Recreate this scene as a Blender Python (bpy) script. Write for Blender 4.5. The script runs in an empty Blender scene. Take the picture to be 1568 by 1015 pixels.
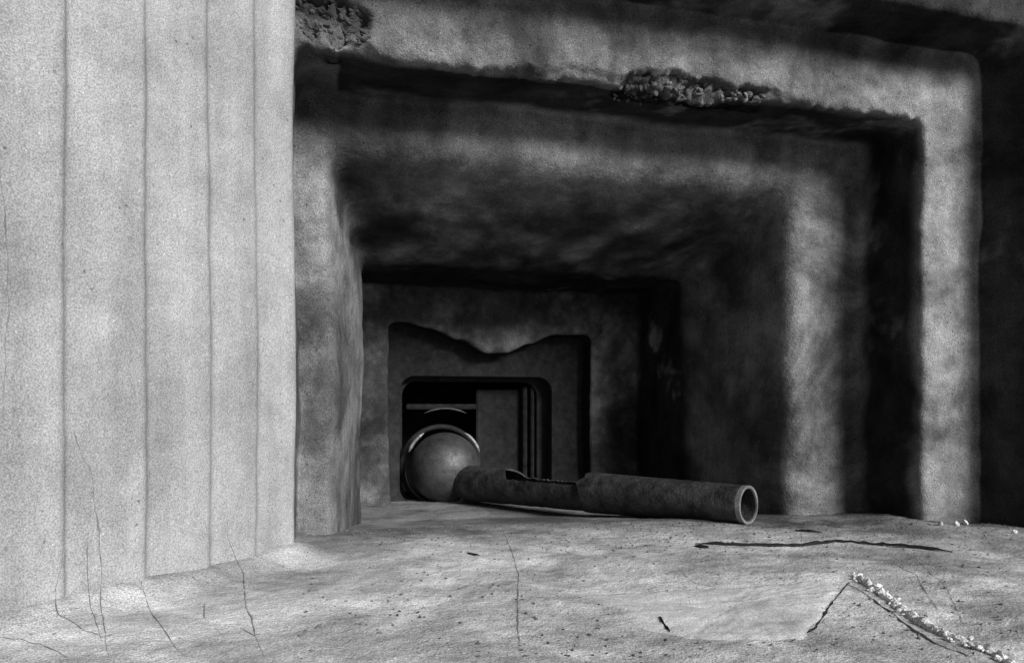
import bpy, bmesh, math, random
from mathutils import Vector, noise, Matrix
from mathutils.bvhtree import BVHTree
random.seed(7)
sc = bpy.context.scene
sc.view_settings.view_transform='Standard'; sc.view_settings.look='None'; sc.view_settings.exposure=0

# ------------------------------------------------------------------ survey helper
TH=math.radians(14.82); C,S=math.cos(TH),math.sin(TH); F=1149.0; SILL=-0.305
def ray(px,py):
    dx=(px-784)/F; dz=-(py-622)/F
    return Vector((dx*C+S, C-dx*S, dz))
def at_sill(px,py,h=0.0):
    r=ray(px,py); return r*((SILL+h)/r.z)

# ------------------------------------------------------------------ materials
def mat_base(name):
    m=bpy.data.materials.new(name); m.use_nodes=True
    nt=m.node_tree; nt.nodes.clear()
    out=nt.nodes.new('ShaderNodeOutputMaterial'); b=nt.nodes.new('ShaderNodeBsdfPrincipled')
    nt.links.new(b.outputs[0],out.inputs[0]); return m,nt,b
def N(nt,t,**k):
    n=nt.nodes.new(t)
    for a,v in k.items(): setattr(n,a,v)
    return n
def noise_n(nt,vec,scale,detail=6,rough=.6,dist=0):
    n=N(nt,'ShaderNodeTexNoise'); n.inputs['Scale'].default_value=scale; n.inputs['Detail'].default_value=detail
    n.inputs['Roughness'].default_value=rough; n.inputs['Distortion'].default_value=dist
    nt.links.new(vec,n.inputs['Vector']); return n.outputs[0]
def ramp(nt,fac,p0,v0,p1,v1):
    r=N(nt,'ShaderNodeMapRange'); r.inputs[1].default_value=p0; r.inputs[2].default_value=p1
    r.inputs[3].default_value=v0; r.inputs[4].default_value=v1
    nt.links.new(fac,r.inputs[0]); return r.outputs[0]
def mul(nt,a,b,op='MULTIPLY'):
    m=N(nt,'ShaderNodeMath',operation=op)
    for i,x in enumerate((a,b)):
        if isinstance(x,(int,float)): m.inputs[i].default_value=x
        else: nt.links.new(x,m.inputs[i])
    return m.outputs[0]
def concrete(name,base=.4,stain=.45,streak=.15,rough=.92,bump=.5,grain=.2,seed=0.0,scale=3.2,soot_shade=0):
    m,nt,b=mat_base(name)
    tc=N(nt,'ShaderNodeTexCoord')
    mp=N(nt,'ShaderNodeMapping'); mp.inputs['Location'].default_value=(seed,seed*.7,seed*1.3)
    nt.links.new(tc.outputs['Object'],mp.inputs[0]); v=mp.outputs[0]
    big=ramp(nt,noise_n(nt,v,scale,5,.62,.6),.38,1-stain,.60,1.0)
    mid=ramp(nt,noise_n(nt,v,13,4,.68),.35,1-stain*.55,.6,1.05)
    gr=ramp(nt,noise_n(nt,v,420,1,.8),.33,1-grain,.67,1+grain)
    vo=N(nt,'ShaderNodeTexVoronoi'); vo.inputs['Scale'].default_value=38; nt.links.new(v,vo.inputs['Vector'])
    pit=ramp(nt,vo.outputs['Distance'],.05,.5,.13,1.0)
    pm=ramp(nt,noise_n(nt,v,7,2),.52,1.0,.58,0.0)
    pit2=mul(nt,pit,pm,'MAXIMUM')
    c=mul(nt,mul(nt,big,mid),mul(nt,gr,mul(nt,pit2,base)))
    # lime and dust specks
    vs_=N(nt,'ShaderNodeTexVoronoi'); vs_.inputs['Scale'].default_value=60; nt.links.new(v,vs_.inputs['Vector'])
    sp=ramp(nt,vs_.outputs['Distance'],.05,1.7,.09,1.0)
    c=mul(nt,c,sp)
    if streak>0:
        mp2=N(nt,'ShaderNodeMapping'); mp2.inputs['Scale'].default_value=(16,16,1.3); nt.links.new(tc.outputs['Object'],mp2.inputs[0])
        c=mul(nt,c,ramp(nt,noise_n(nt,mp2.outputs[0],1,4,.6),.35,1-streak,.65,1.03))
    if soot_shade:
        at=N(nt,'ShaderNodeAttribute'); at.attribute_name='soot_shade'
        c=mul(nt,c,ramp(nt,at.outputs['Fac'],0,1,1,1-soot_shade))  # vertex mask darkens the colour: painted shade mixed with smoke blotches
    cc=N(nt,'ShaderNodeCombineColor')
    for i in range(3): nt.links.new(c,cc.inputs[i])
    nt.links.new(cc.outputs[0],b.inputs['Base Color']); b.inputs['Roughness'].default_value=rough
    b.inputs['Specular IOR Level'].default_value=.1
    h=mul(nt,mul(nt,noise_n(nt,v,30,5,.75),.8),mul(nt,pit2,.35),'ADD')
    bp=N(nt,'ShaderNodeBump'); bp.inputs['Strength'].default_value=bump; bp.inputs['Distance'].default_value=.012
    nt.links.new(h,bp.inputs['Height']); nt.links.new(bp.outputs[0],b.inputs['Normal'])
    return m
def metal(name,base=.05,rough=.5,met=.6,var=.5,bump=.3):
    m,nt,b=mat_base(name); tc=N(nt,'ShaderNodeTexCoord'); v=tc.outputs['Object']
    a=ramp(nt,noise_n(nt,v,18,5,.75),.35,1-var,.65,1+var)
    g=ramp(nt,noise_n(nt,v,350,2,.8),.35,.65,.65,1.4)
    c=mul(nt,mul(nt,a,g),base); cc=N(nt,'ShaderNodeCombineColor')
    for i in range(3): nt.links.new(c,cc.inputs[i])
    nt.links.new(cc.outputs[0],b.inputs['Base Color'])
    nt.links.new(ramp(nt,noise_n(nt,v,40,4),.3,rough-.12,.7,rough+.15),b.inputs['Roughness'])
    b.inputs['Metallic'].default_value=met
    bp=N(nt,'ShaderNodeBump'); bp.inputs['Strength'].default_value=bump; bp.inputs['Distance'].default_value=.004
    nt.links.new(noise_n(nt,v,90,5,.7),bp.inputs['Height']); nt.links.new(bp.outputs[0],b.inputs['Normal'])
    return m
M_JAMB=concrete('concrete_jamb',.39,.24,.20,bump=.4,grain=.32,seed=3)
M_WALL=concrete('concrete_wall',.31,.68,.25,bump=.8,grain=.48,seed=11,soot_shade=.90)
M_FACE=concrete('concrete_face',.30,.5,.2,bump=.8,grain=.4,seed=12)
M_DARK=concrete('shade_dark_concrete',.032,.5,.2,bump=.5,grain=.6,seed=5)  # darkness of the deep recess put into the concrete colour
M_SILL=concrete('concrete_sill',.62,.46,.0,bump=.8,grain=.42,seed=21,scale=4.5,soot_shade=.85)
M_PLASTER=concrete('smooth_plaster',.55,.25,.0,bump=.4,grain=.3,seed=31)
M_AGG=concrete('aggregate',.18,.7,.0,bump=1,grain=.4,seed=41)
M_GRAVEL=concrete('gravel',.20,.7,.0,bump=1,grain=.4,seed=42)
M_WHITE=concrete('white_mortar',.78,.4,.0,bump=1,grain=.4,seed=43)
M_CRACK=concrete('crack_dirt',.05,.5,.0,bump=.4,grain=.2,seed=51)
M_BALL=metal('ball_steel',.07,.50,.45,.35)
M_PIPE=metal('rusted_steel',.038,.60,.3,.8,1.0)
M_RING=metal('worn_ring_steel',.28,.5,.6,.4)
M_PLATE=metal('armour_steel',.013,.8,.1,.6)
M_WOOD=concrete('weathered_wood',.02,.4,.0,bump=.5,grain=.3,seed=61)
M_GROUND=concrete('soil',.08,.4,.0,bump=1,grain=.3,seed=71)

# ------------------------------------------------------------------ utils
def empty(name):
    e=bpy.data.objects.new(name,None); sc.collection.objects.link(e); return e
def mesh_obj(name,vs,fs,mat,parent=None,smooth=True):
    me=bpy.data.meshes.new(name); me.from_pydata([tuple(v) for v in vs],[],fs); me.update()
    mats=mat if isinstance(mat,(list,tuple)) else [mat]
    for m in mats: me.materials.append(m)
    if smooth:
        for p in me.polygons: p.use_smooth=True
    o=bpy.data.objects.new(name,me); sc.collection.objects.link(o)
    if parent: o.parent=parent
    return o
def set_soot_shade(o,vals):
    at=o.data.attributes.new('soot_shade','FLOAT','POINT'); at.data.foreach_set('value',vals)
def grid_faces(nu,nv,flip=False):
    f=[]
    for i in range(nu-1):
        for j in range(nv-1):
            a=i*nv+j; q=(a,a+1,a+nv+1,a+nv)
            f.append(q[::-1] if flip else q)
    return f
def wob(p,amp=1.0):
    d=noise.noise_vector(p*2.3)*.012+noise.noise_vector(p*9+Vector((5,1,2)))*.004+noise.noise_vector(p*34)*.0016
    return p+d*amp
def round_path(pts,r,step):
    P=[Vector(p) for p in pts]; out=[P[0]]
    def seg(a,b):
        n=max(1,int((b-a).length/step))
        for k in range(1,n+1): out.append(a.lerp(b,k/n))
    cur=P[0]
    for i in range(1,len(P)-1):
        a,b,c=P[i-1],P[i],P[i+1]
        ra=min(r,(b-a).length*.45); rc=min(r,(c-b).length*.45)
        s=b+(a-b).normalized()*ra; e=b+(c-b).normalized()*rc
        seg(cur,s)
        for k in range(1,6):
            t=k/5; out.append(s*(1-t)**2+b*2*t*(1-t)+e*t*t)
        cur=e
    seg(cur,P[-1]); return out

bunker=empty('concrete_bunker')
# ------------------------------------------------------------------ stepped embrasure (lintel, right jamb, recess)
keys=[(.60,-1.3,3.6,2.9,0),(.60,-1.3,2.4,1.75,0),(1.44,-.25,2.4,1.75,0),(1.44,-.25,1.72,.93,0),(1.60,-.25,1.69,.925,0),
      (1.60,-.039,1.523,.745,0),(1.83,-.039,1.523,.745,0),(1.83,.045,1.30,.618,0),(2.30,.143,1.217,.43,0),
      (2.70,.143,1.217,.43,0),(2.70,.259,1.027,.302,1),(3.02,.259,1.027,.302,1)]
def v5(a,b,t): return tuple(x+(y-x)*t for x,y in zip(a,b))
def d5(a,b): return math.sqrt((a[0]-b[0])**2+max((a[2]-b[2])**2,(a[3]-b[3])**2,(a[1]-b[1])**2))
cur=keys[0]; prof=[cur]
def seg5(a,b):
    st=.007 if b[0]>1.4 and a[2]<2.3 else .04
    n=max(1,int(d5(a,b)/st))
    for k in range(1,n+1): prof.append(v5(a,b,k/n))
reveal_start=None
for i in range(1,len(keys)-1):
    a,b,c=keys[i-1:i+2]
    r=.02 if i!=7 else .06
    la,lc=d5(a,b),d5(b,c)
    s=v5(b,a,min(.45,r/la)); e=v5(b,c,min(.45,r/lc))
    seg5(cur,s)
    for k in range(1,6):
        t=k/5; prof.append(tuple(x*(1-t)**2+y*2*t*(1-t)+z*t*t for x,y,z in zip(s,b,e)))
    if i==10: reveal_start=len(prof)-2
    cur=e
seg5(cur,keys[-1])
NS,NT,NC=130,200,7
ZB=SILL-.12
verts=[]; soot_shade=[]
def smooth(a,b,x):
    t=max(0,min(1,(x-a)/(b-a))); return t*t*(3-2*t)
def droop(x):
    x=x/1.125
    pts=[(.20,0),(.27,.0),(.36,-.02),(.46,-.055),(.56,-.10),(.62,-.098),(.70,-.065),(.78,-.03),(.95,-.03)]
    for (x0,y0),(x1,y1) in zip(pts,pts[1:]):
        if x0<=x<=x1:
            t=(x-x0)/(x1-x0); t=t*t*(3-2*t); return (y0+(y1-y0)*t)
    return 0
def chip(p):
    m=0
    dx=(p.x-.88)/.20; dz=(p.z-.752)/.036
    q=dx*dx*dx*dx+dz*dz+.9*noise.noise(p*20)
    m=max(m,1-smooth(.6,.95,q))
    dx=(p.x-.03)/.085; dz=(p.z-.80)/.06
    q=dx*dx+dz*dz+.8*noise.noise(p*25)
    m=max(m,1-smooth(.6,.95,q))
    if abs(p.y-1.61)>.05: m*=max(0,1-abs(abs(p.y-1.61)-.05)/.03)
    return m
def mix(a,b,t): return a+(b-a)*t
def soot_shade_at(p):
    """shade painted into the embrasure colour plus smoke blotches, strongest on the reveals"""
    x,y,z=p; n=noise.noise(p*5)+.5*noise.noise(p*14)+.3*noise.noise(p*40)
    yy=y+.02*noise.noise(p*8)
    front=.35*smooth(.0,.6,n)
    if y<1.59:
        return .90*smooth(-.9,-.1,n)  # outer lip and overhang: shade painted into the colour
    rev=smooth(-.9,-.2,n)*.95  # reveal faces blackened in colour to stand for their shade
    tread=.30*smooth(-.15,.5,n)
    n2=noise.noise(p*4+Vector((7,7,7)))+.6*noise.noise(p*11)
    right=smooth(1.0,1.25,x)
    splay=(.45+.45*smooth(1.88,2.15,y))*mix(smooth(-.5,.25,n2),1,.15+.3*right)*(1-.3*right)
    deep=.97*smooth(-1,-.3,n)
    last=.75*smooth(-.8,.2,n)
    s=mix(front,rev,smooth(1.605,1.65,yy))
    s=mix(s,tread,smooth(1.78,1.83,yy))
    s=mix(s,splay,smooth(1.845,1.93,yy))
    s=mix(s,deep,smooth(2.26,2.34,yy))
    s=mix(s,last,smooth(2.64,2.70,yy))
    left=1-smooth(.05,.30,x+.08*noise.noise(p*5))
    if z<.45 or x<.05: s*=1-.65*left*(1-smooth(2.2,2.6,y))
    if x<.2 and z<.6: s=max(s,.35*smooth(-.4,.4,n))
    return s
for (Y,xl,xr,zt,dr) in prof:
    r=.035 if Y<1.9 else .03
    ring=[]
    for k in range(NS): ring.append((xl,ZB+(zt-r-ZB)*k/(NS-1)))
    for k in range(1,NC):
        t=k/NC; ring.append((xl*(1-t)**2+xl*2*t*(1-t)+(xl+r)*t*t, (zt-r)*(1-t)**2+zt*2*t*(1-t)+zt*t*t))
    for k in range(NT): ring.append((xl+r+(xr-xl-2*r)*k/(NT-1),zt))
    for k in range(1,NC):
        t=k/NC; ring.append(((xr-r)*(1-t)**2+xr*2*t*(1-t)+xr*t*t, zt*(1-t)**2+zt*2*t*(1-t)+(zt-r)*t*t))
    for k in range(NS): ring.append((xr,zt-r+(ZB-(zt-r))*k/(NS-1)))
    for (x,z) in ring:
        if dr>0 and z>zt-.03: z+=dr*droop(x)
        p=Vector((x,Y,z)); c=chip(p); q=wob(p)
        lip=math.exp(-((p.y-1.60)/.03)**2)*math.exp(-((p.z-.745)/.03)**2)*(1 if p.x<1.5 else 0)
        if lip>.05:
            n=noise.noise(Vector((p.x*5,0,3)))+.5*noise.noise(Vector((p.x*17,0,9)))+.35*noise.noise(Vector((p.x*50,0,9)))
            q.z+=lip*.024*n; q.y+=lip*.016*abs(noise.noise(p*30))
        if p.y<1.64 and .70<p.z<.80 and 0.05<p.x<.75:
            e=.765+.012*noise.noise(Vector((p.x*6,1,1)))+.006*noise.noise(Vector((p.x*40,1,1)))-.04*(1-min(1,p.x/.5))
            q.y+=.012*smooth(e,e-.006,p.z)
        if 2.2<Y<2.74 and abs(z-.43)<.05:
            q.z+=.010*noise.noise(Vector((p.x*7,2,1)))+.004*noise.noise(Vector((p.x*25,2,1)))
        q+=noise.noise_vector(p*16+Vector((4,4,4)))*.003
        if c>0:
            q.y+=c*(.026+.02*noise.noise(p*55)+.018*noise.noise(p*110)); q.z+=c*(.006+.010*noise.noise(p*70+Vector((9,9,9))))
        verts.append(q); soot_shade.append(max(0,min(1,soot_shade_at(p)+.35*c)))
nv=NS*2+NT+(NC-1)*2
fs=grid_faces(len(prof),nv)
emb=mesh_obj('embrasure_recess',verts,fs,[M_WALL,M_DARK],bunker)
set_soot_shade(emb,soot_shade)
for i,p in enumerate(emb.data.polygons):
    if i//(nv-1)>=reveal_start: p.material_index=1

# ------------------------------------------------------------------ left stepped jamb
jp=[(-.06,1.612),(-.037,1.60),(-.038,1.575),(-.1068,1.506),(-.1069,1.49),(-.1802,1.427),(-.180,1.41),(-.2652,1.334),(-.264,1.315),
    (-.3548,1.237),(-.353,1.22),(-.465,1.118),(-.463,1.095),(-.6,.98),(-.603,.95),(-.75,.83),(-.75,.6),(-1.4,.6)]
path=round_path(jp,.008,.006)
z=-.36; zs=[]
while z<1.15: zs.append(z); z+=.014
while z<2.95: zs.append(z); z+=.12
vs=[]
for p in path:
    for z in zs:
        q=Vector((p.x,p.y,z)); vs.append(wob(q,.5))
jamb=mesh_obj('stepped_jamb',vs,grid_faces(len(path),len(zs),True),M_JAMB,bunker)

# ------------------------------------------------------------------ sill
nx,ny=430,230; vs=[]; ss=[]
X0,X1,Y0,Y1=-1.0,3.3,.60,3.1
def jamb_x(y):
    return -.039-max(0,(1.58-y))*.9
def sill_h(x,y):
    p=Vector((x,y,0))
    a=1 if y<1.4 else max(.45,1-(y-1.4)*1.4)
    h=a*(.009*noise.noise(p*3.1)+.005*noise.noise(p*11))+.0024*noise.noise(p*37)+.0013*noise.noise(p*90)
    if y>1.95: h*=.5
    d=x-jamb_x(y)
    if y<1.75: h+=.026*math.exp(-(max(d,0)/.055)**2)*(1+.35*noise.noise(p*5))*smooth(1.75,1.6,y)
    h-=.046*max(0,min(1,(y-1.83)/.47))
    if y>1.5: h+=.014*math.exp(-((x-1.5)/.08)**2)*max(0,1-abs(y-1.7)/.2)
    return h
for i in range(nx):
    x=X0+(X1-X0)*i/(nx-1)
    for j in range(ny):
        y=Y0+(Y1-Y0)*j/(ny-1); vs.append(Vector((x,y,SILL+sill_h(x,y))))
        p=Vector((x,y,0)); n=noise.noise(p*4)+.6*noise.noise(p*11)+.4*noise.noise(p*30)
        g=.68*smooth(1.35,1.95,y+.12*n)+.45*smooth(.6,1.5,x+.15*n)*smooth(1.0,1.35,y+.1*n)  # shade painted into the sill colour, deepening towards the recess and right
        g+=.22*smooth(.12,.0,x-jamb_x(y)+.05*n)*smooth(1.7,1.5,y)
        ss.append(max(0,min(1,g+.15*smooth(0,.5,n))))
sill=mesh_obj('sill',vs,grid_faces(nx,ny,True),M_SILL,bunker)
set_soot_shade(sill,ss)
def sill_pt(px,py,h=0):
    p=at_sill(px,py); p.z=SILL+sill_h(p.x,p.y)+h; return p
def slab(name,x0,x1,y0,y1,z0,z1,mat,parent,bev=.004):
    bm=bmesh.new(); bmesh.ops.create_cube(bm,size=1)
    for v in bm.verts: v.co=Vector((x0+(v.co.x+.5)*(x1-x0),y0+(v.co.y+.5)*(y1-y0),z0+(v.co.z+.5)*(z1-z0)))
    bmesh.ops.bevel(bm,geom=bm.edges[:],offset=bev,segments=2,affect='EDGES')
    me=bpy.data.meshes.new(name); bm.to_mesh(me); bm.free(); me.materials.append(mat)
    o=bpy.data.objects.new(name,me); sc.collection.objects.link(o); o.parent=parent; return o
slab('front_wall_base',-5,6.5,.585,3.6,-1.7,SILL-.12,M_FACE,bunker,.015)
slab('front_wall_lip',-5,6.5,.585,.70,SILL-.15,SILL-.02,M_FACE,bunker,.015)
slab('left_wing',-5,-1.38,.59,3.6,SILL-.06,3.0,M_JAMB,bunker,.015)
slab('right_wing',3.0,6.5,.61,3.6,SILL-.06,3.0,M_FACE,bunker,.015)
slab('roof_slab',-5.2,6.7,.45,3.8,2.88,3.3,M_FACE,bunker,.015)
slab('rear_wall',-5,6.5,3.5,3.7,-1.6,3.0,M_DARK,bunker,.015)

def stones(name,pts,rmin,rmax,mat,parent):
    bm=bmesh.new()
    for p in pts:
        r=random.uniform(rmin,rmax)
        mt=Matrix.Translation(p)@Matrix.Rotation(random.uniform(0,6),4,Vector((random.random(),random.random(),random.random()+.1)).normalized())@Matrix.Diagonal((r*random.uniform(.8,1.6),r,r*random.uniform(.6,1),1))
        res=bmesh.ops.create_icosphere(bm,subdivisions=2 if rmax>.003 else 1,radius=1,matrix=mt)
        for v in res['verts']:
            v.co+=noise.noise_vector(v.co*60+Vector((r*900,0,0)))*r*.9
    me=bpy.data.meshes.new(name); bm.to_mesh(me); bm.free(); me.materials.append(mat)
    for p in me.polygons: p.use_smooth=False
    o=bpy.data.objects.new(name,me); sc.collection.objects.link(o)
    if parent: o.parent=parent
    return o

trees=[BVHTree.FromPolygons([v.co for v in o.data.vertices],[tuple(p.vertices) for p in o.data.polygons]) for o in (emb,jamb,sill)]
pts=[]
def embed(x,z,k):
    loc,n,i,d=trees[0].ray_cast(Vector((x,1.50,z)),Vector((0,1,0)))
    if loc and loc.y<1.72: pts.append(loc+Vector((0,k,0)))
for _ in range(200):
    x=.88+.19*random.uniform(-1,1); z=.757+.024*random.gauss(0,.6)
    if chip(Vector((x,1.6,z)))>.5: embed(x,z,.002)
for _ in range(120):
    x=.03+.08*random.uniform(-1,1); z=.80+.055*random.uniform(-1,1)
    if chip(Vector((x,1.6,z)))>.5: embed(x,z,.002)
stones('exposed_aggregate',pts,.002,.0075,M_AGG,bunker)

# ------------------------------------------------------------------ cracks (lying on real surfaces)
def hit(px,py):
    r=ray(px,py).normalized(); best=None
    for t in trees:
        loc,n,i,d=t.ray_cast(Vector((0,0,0)),r)
        if loc and (best is None or d<best[1]): best=(loc,d,n)
    if not best: return None
    n=best[2]; n = n if n.dot(r)<0 else -n
    return best[0],n
def strip_curve(name,lines,w,mat,parent):
    vs=[];fs=[]
    for li,line in enumerate(lines):
        pts=[]
        for (a,b) in zip(line,line[1:]):
            n=max(2,int(math.hypot(b[0]-a[0],b[1]-a[1])/4))
            for k in range(n):
                t=k/n; x=a[0]+(b[0]-a[0])*t; y=a[1]+(b[1]-a[1])*t
                x+=5*noise.noise(Vector((x*.02,y*.02,li)))+1.5*noise.noise(Vector((x*.12,y*.12,li))); y+=3*noise.noise(Vector((x*.05,y*.05,li+7)))
                h=hit(x,y)
                if h: pts.append(h)
        base=len(vs); m=len(pts)
        if m<3: continue
        for i,(p,nn) in enumerate(pts):
            t=(pts[min(i+1,m-1)][0]-pts[max(i-1,0)][0]).normalized(); s=t.cross(nn).normalized()
            ww=w*(.2+1.7*abs(noise.noise(p*30+Vector((li,0,0)))))*math.sin(math.pi*min(1,max(.08,(i+.5)/m)))**.5
            vs+= [p+nn*.0008-s*ww,p+nn*.0008+s*ww]
        for i in range(m-1):
            a=base+2*i; fs.append((a,a+1,a+3,a+2))
    return mesh_obj(name,vs,fs,mat,parent)
M_HAIR=concrete('crack_shade',.23,.5,0,bump=.2,grain=.2,seed=55)
strip_curve('hairline_cracks',[
 [(112,660),(138,720),(150,800),(155,900),(160,980),(170,1012)],
 [(95,850),(84,900),(90,940),(120,960),(160,975)],
 [(135,810),(132,880),(140,930),(158,985)],
 [(218,890),(235,940),(262,985),(290,1010)],
 [(345,810),(372,880),(378,930),(398,985),(405,1010)],
 [(370,960),(395,975)],[(315,925),(312,950)],
 [(770,800),(792,880),(792,960),(798,1005)],
 [(0,230),(12,400),(8,560),(3,640)],
 [(0,975),(60,985),(110,1010)],[(1040,870),(1065,893),(1110,900)],
 [(1350,850),(1400,880),(1440,940)],[(1400,850),(1450,900),(1480,970)],
],.0011,M_HAIR,bunker)

def patch(name,outline,h,mat,parent,dx=0):
    P=[sill_pt(*o) for o in outline]; out=[]
    for a,b in zip(P,P[1:]+P[:1]):
        n=max(3,int((b-a).length/.006))
        for k in range(n):
            q=a.lerp(b,k/n); v=noise.noise_vector(Vector((q.x*16,q.y*16,h*99)))*.016+noise.noise_vector(q*70)*.006
            q=q+Vector((v.x,v.y,0)); out.append(q)
    cx=sum((q.x for q in out))/len(out); cy=sum((q.y for q in out))/len(out)
    vs=[];fs=[];R=16;n=len(out)
    for r in range(R+1):
        t=1-r/(R+.3)
        for q in out:
            x=cx+(q.x-cx)*t; y=cy+(q.y-cy)*t
            vs.append(Vector((x,y,SILL+sill_h(x,y)+(h if r>1 else -.002+.5*h*r))))
    for r in range(R):
        for k in range(n):
            a=r*n+k;b=r*n+(k+1)%n; fs.append((a,b,b+n,a+n))
    fs.append(tuple(R*n+k for k in range(n)))
    return mesh_obj(name,vs,fs,mat,parent)
patch('plaster_skim',[(880,908),(930,935),(960,960),(1080,985),(1180,992),(1245,980),(1262,950),(1300,905),(1280,888),(1180,893),(1060,900),(980,905)],.003,M_PLASTER,bunker)

# crumbling mortar fillet: a low ragged ridge with crumbs on it
line=[(1308,884),(1345,905),(1385,935),(1425,965),(1470,985),(1520,1003),(1568,1030)]
rp=[sill_pt(*l) for l in line]; rr=[]
for a,b in zip(rp,rp[1:]):
    for k in range(24): rr.append(a.lerp(b,k/24))
vs=[];fs=[];m=len(rr)
for i,p in enumerate(rr):
    t=(rr[min(i+1,m-1)]-rr[max(i-1,0)]).normalized(); s=Vector((-t.y,t.x,0))
    w=.0075*(1+.8*noise.noise(p*45)); h=.0075*(1+.9*noise.noise(p*80))
    for a,b in ((-1,-.3),(-.6,.7),(0,1),(.6,.6),(1,-.3)):
        q=p+s*w*a; v=Vector((q.x,q.y,SILL+sill_h(q.x,q.y)+h*b)); v+=noise.noise_vector(v*150)*.003; vs.append(v)
mortar=mesh_obj('crumbled_mortar',vs,grid_faces(m,5),M_WHITE,None,False)
pts=[]
for a,b in zip(line,line[1:]):
    for k in range(40):
        t=random.random(); sp=3.2
        p=sill_pt(a[0]+(b[0]-a[0])*t+random.gauss(0,sp),a[1]+(b[1]-a[1])*t+random.gauss(0,sp)); p.z+=.002; pts.append(p)
stones('crumbs',pts,.001,.0042,M_WHITE,mortar)
strip_curve('open_crack',[[(x-8,y+12) for x,y in line[:-1]],[(1300,890),(1275,925),(1248,960),(1210,985)]],.0028,M_CRACK,bunker)

# ------------------------------------------------------------------ loose debris
pts=[]
for _ in range(1600):
    px=random.uniform(460,1560); py=800+abs(random.gauss(0,1))*20 if random.random()<.6 else random.uniform(800,1010)
    pts.append(sill_pt(px,py))
stones('gravel_debris',pts,.0008,.0030,M_GRAVEL,None)
pts=[sill_pt(x,y,.003) for x,y in [(1465,806),(1555,816),(1440,808),(1478,803)]]
stones('loose_stone',pts,.005,.008,M_WHITE,None)
def sliver(name,line,w,h,mat):
    P=[sill_pt(*l) for l in line]; pts=[]
    for a,b in zip(P,P[1:]):
        for k in range(10): pts.append(a.lerp(b,k/10))
    pts.append(P[-1]); vs=[];m=len(pts)
    for i,p in enumerate(pts):
        t=(pts[min(i+1,m-1)]-pts[max(i-1,0)]).normalized(); s=Vector((-t.y,t.x,0)).normalized()
        e=min(1,(min(i,m-1-i)+.4)/5); ww=w*e*(1+.9*noise.noise(p*40)); hh=h*(.5+.5*e)*(1+.8*noise.noise(p*60))
        z=p.z+.001
        for a,b in ((-1,0),(-.7,1),(.7,1),(1,0)): vs.append(Vector((p.x+s.x*ww*a,p.y+s.y*ww*a,z+hh*b)))
    fs=[]
    for i in range(m-1):
        for k in range(4):
            a=i*4+k;b=i*4+(k+1)%4; fs.append((a,b,b+4,a+4))
    fs+=[(0,1,2,3),tuple((m-1)*4+k for k in (3,2,1,0))]
    return mesh_obj(name,vs,fs,mat,None,False)
sliver('wood_stick',[(1065,830),(1130,832),(1215,833),(1280,830),(1340,835),(1400,839),(1458,845)],.004,.0045,M_WOOD)
sliver('wood_splinter',[(1218,811),(1240,813),(1258,814)],.006,.004,M_WOOD)
sliver('wood_splinter',[(1008,940),(1016,953),(1026,965)],.0018,.003,M_WOOD)
sliver('wood_splinter',[(1065,832),(1075,834),(1085,836)],.008,.004,M_WOOD)
sliver('wood_splinter',[(715,849),(725,851),(735,853)],.003,.002,M_WOOD)

# ------------------------------------------------------------------ ball mount
K=1.125
mount=empty('gun_ball_mount')
BC=Vector((.474,2.77,-.228)); BR=.131
bm=bmesh.new(); bmesh.ops.create_uvsphere(bm,u_segments=64,v_segments=40,radius=BR,matrix=Matrix.Translation(BC))
me=bpy.data.meshes.new('ball'); bm.to_mesh(me); bm.free(); me.materials.append(M_BALL)
for p in me.polygons: p.use_smooth=True
o=bpy.data.objects.new('ball',me); sc.collection.objects.link(o); o.parent=mount
def torus(name,c,R,r,mat,parent,a0=0,a1=360):
    vs=[];fs=[];n=64;m=12
    for i in range(n+1):
        a=math.radians(a0+(a1-a0)*i/n)
        tp=1 if a1-a0>=360 else min(1,.15+math.sin(math.pi*i/n)*1.4)
        for j in range(m):
            b=2*math.pi*j/m; rr=R+r*tp*math.cos(b)
            vs.append(c+Vector((rr*math.cos(a),r*tp*math.sin(b),rr*math.sin(a))))
    for i in range(n):
        for j in range(m):
            A=i*m+j;B=i*m+(j+1)%m; fs.append((A,B,B+m,A+m))
    return mesh_obj(name,vs,fs,mat,parent)
torus('socket_ring',BC+Vector((.006,.03,.010)),.139,.007,M_RING,mount,18,58)
torus('socket_ring_side',BC+Vector((.0,.03,.010)),.139,.007,M_RING,mount,122,160)
torus('socket_collar',BC+Vector((.0,.09,.0)),.150,.010,M_PLATE,mount,0,360)
torus('socket_hood',BC+Vector((.01,.05,.035)),.185,.004,M_BALL,mount,64,116)
torus('lower_seat',BC+Vector((-.004,.01,.004)),.144,.006,M_PLATE,mount,185,300)
def frame_plate(name,outer,inner,rad,y0,y1,mat,parent):
    def rr(x0,x1,z0,z1,r,n=10):
        o=[]
        for cx,cz,a0 in ((x1-r,z1-r,0),(x0+r,z1-r,90),(x0+r,z0+r,180),(x1-r,z0+r,270)):
            for k in range(n+1):
                a=math.radians(a0+90*k/n); o.append((cx+r*math.cos(a),cz+r*math.sin(a)))
        return o
    O=rr(*[q*K for q in outer],.005); I=rr(*[q*K for q in inner],rad*K); n=len(O); vs=[]
    for (L,y) in ((O,y0),(I,y0),(I,y1),(O,y1)):
        for (x,z) in L: vs.append(Vector((x,y*K,z)))
    fs=[]
    for r in range(4):
        for k in range(n):
            a=r*n+k;b=r*n+(k+1)%n;c=((r+1)%4)*n; fs.append((a,b,c+(k+1)%n,c+k))
    o=mesh_obj(name,vs,fs,mat,parent,False)
    bv=o.modifiers.new('b','BEVEL'); bv.width=.003; bv.segments=2; bv.limit_method='ANGLE'
    return o
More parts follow.
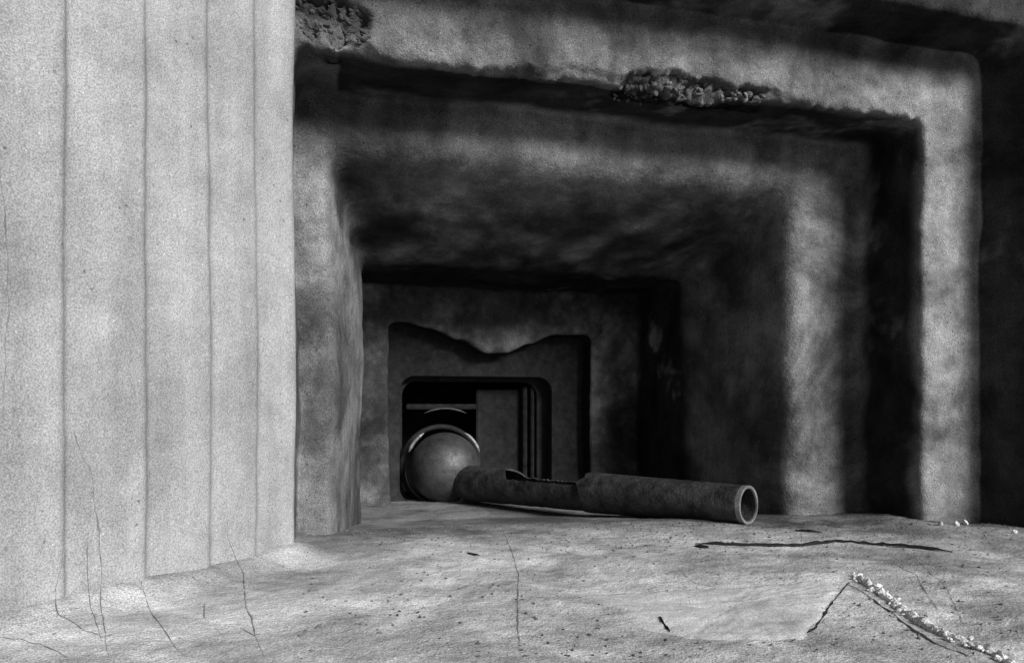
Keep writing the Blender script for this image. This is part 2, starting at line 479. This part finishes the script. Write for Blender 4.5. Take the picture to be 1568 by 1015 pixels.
frame_plate('armour_frame',(.20,.95,-.36,.30),(.275,.80,-.318,.10),.05,2.485,2.53,M_PLATE,mount)
frame_plate('inner_frame',(.21,.94,-.35,.29),(.290,.765,-.314,.085),.05,2.55,2.60,M_PLATE,mount)
def ks(name,x0,x1,y0,y1,z0,z1,mat): slab(name,x0*K,x1*K,y0*K,y1*K,z0*K,z1*K,mat,mount)
ks('back_plate',.56,.72,2.61,2.63,-.32,.06,M_PLATE)
ks('guide_rail',.722,.737,2.57,2.63,-.32,.07,M_PLATE)
ks('guide_rail_outer',.748,.760,2.56,2.63,-.32,.07,M_PLATE)
ks('cross_bar',.31,.56,2.60,2.63,-.01,.008,M_PLATE)

# ------------------------------------------------------------------ broken gun barrel jacket (tube)
gun=empty('machine_gun_barrel')
A=Vector((.548,2.66,-.277)); B=Vector((1.089,1.725,-.2555))
ax=(B-A).normalized(); L=(B-A).length
side=ax.cross(Vector((0,0,1))).normalized(); up=side.cross(ax).normalized()
def tube(name,t0,t1,r0,r1,th,mat,a0f=None,n=60,m=48,rough=1,tear=0,off=0):
    vs=[];fs=[]
    for i in range(n+1):
        t=t0+(t1-t0)*i/n; rr=r0+(r1-r0)*(t-t0)/(t1-t0)
        op=a0f(t) if a0f else 0
        for inner in (0,1):
            for j in range(m+1):
                a=op+(2*math.pi-2*op)*j/m
                tt=t+ (tear*noise.noise(Vector((math.cos(a)*3,math.sin(a)*3,1))) if i==0 else 0)
                c=A+ax*tt-up*off*(t-t0)/(t1-t0)
                d=up*math.cos(a)+side*math.sin(a)
                k=1+rough*(.022*noise.noise(c*14+d)+.014*noise.noise(c*60+d*3))
                vs.append(c+d*(rr*k-th*inner))
    W=2*(m+1)
    for i in range(n):
        for j in range(m):
            a=i*W+j; fs.append((a,a+1,a+W+1,a+W))
            b=a+m+1; fs.append((b+1,b,b+W,b+W+1))
        for j in (0,m):
            a=i*W+j; fs.append((a,a+W,a+W+m+1,a+m+1))
    for i in (0,n):
        for j in range(m):
            a=i*W+j; fs.append((a,a+1,a+1+m+1,a+m+1))
    o=mesh_obj(name,vs,fs,mat,gun)
    es=o.modifiers.new('e','EDGE_SPLIT'); es.split_angle=math.radians(50)
    return o
t1=.56
def cut(t):
    f=smooth(.17,.25,t)
    return f*(1.05+.14*noise.noise(Vector((t*24,0,0)))+.12*noise.noise(Vector((t*110,4,0))))
tube('broken_jacket',-.01,t1+.02,.064,.054,.006,M_PIPE,cut,n=130,off=.004)
tube('barrel_jacket',t1-.002,L,.0625,.0500,.009,M_PIPE,None,tear=.02)
tube('muzzle_lip',L-.010,L+.003,.0505,.0505,.007,M_RING,None,n=3,rough=.5)
tube('muzzle_band',L-.13,L-.12,.0535,.0533,.006,M_PIPE,None,n=3,rough=.5)
tube('inner_barrel',-.02,L*.93,.020,.018,.006,M_PLATE,None)

# ------------------------------------------------------------------ ground
vs=[];n=60
for i in range(n):
    for j in range(n):
        x=(i/(n-1)-.5); y=(j/(n-1)-.5); x=math.copysign(abs(x*2)**3,x)*400; y=math.copysign(abs(y*2)**3,y)*400
        vs.append(Vector((x,y,-1.62+.05*noise.noise(Vector((x*.6,y*.6,0))))))
mesh_obj('ground',vs,grid_faces(n,n,True),M_GROUND)

# ------------------------------------------------------------------ light
sd=Vector((.38,-.82,.46)).normalized()
el=math.asin(sd.z); az=math.atan2(sd.x,sd.y)
sun=bpy.data.lights.new('sun','SUN'); sun.energy=5.0; sun.angle=math.radians(24); sun.color=(1,1,1)
so=bpy.data.objects.new('sun',sun); sc.collection.objects.link(so); so.rotation_euler=sd.to_track_quat('Z','Y').to_euler()
w=bpy.data.worlds.new('World'); sc.world=w; w.use_nodes=True; nt=w.node_tree
bg=nt.nodes['Background']; sky=nt.nodes.new('ShaderNodeTexSky'); sky.sky_type='NISHITA'; sky.sun_disc=False
sky.sun_elevation=el; sky.sun_rotation=az
hs=nt.nodes.new('ShaderNodeHueSaturation'); hs.inputs['Saturation'].default_value=0
nt.links.new(sky.outputs[0],hs.inputs['Color']); nt.links.new(hs.outputs[0],bg.inputs['Color']); bg.inputs['Strength'].default_value=.05

cam=bpy.data.cameras.new('camera'); cam.lens=36*F/1568; cam.sensor_width=36; cam.shift_y=.073; cam.clip_start=.02; cam.clip_end=2000
co=bpy.data.objects.new('camera',cam); sc.collection.objects.link(co); co.rotation_euler=(math.radians(90),0,-TH); sc.camera=co
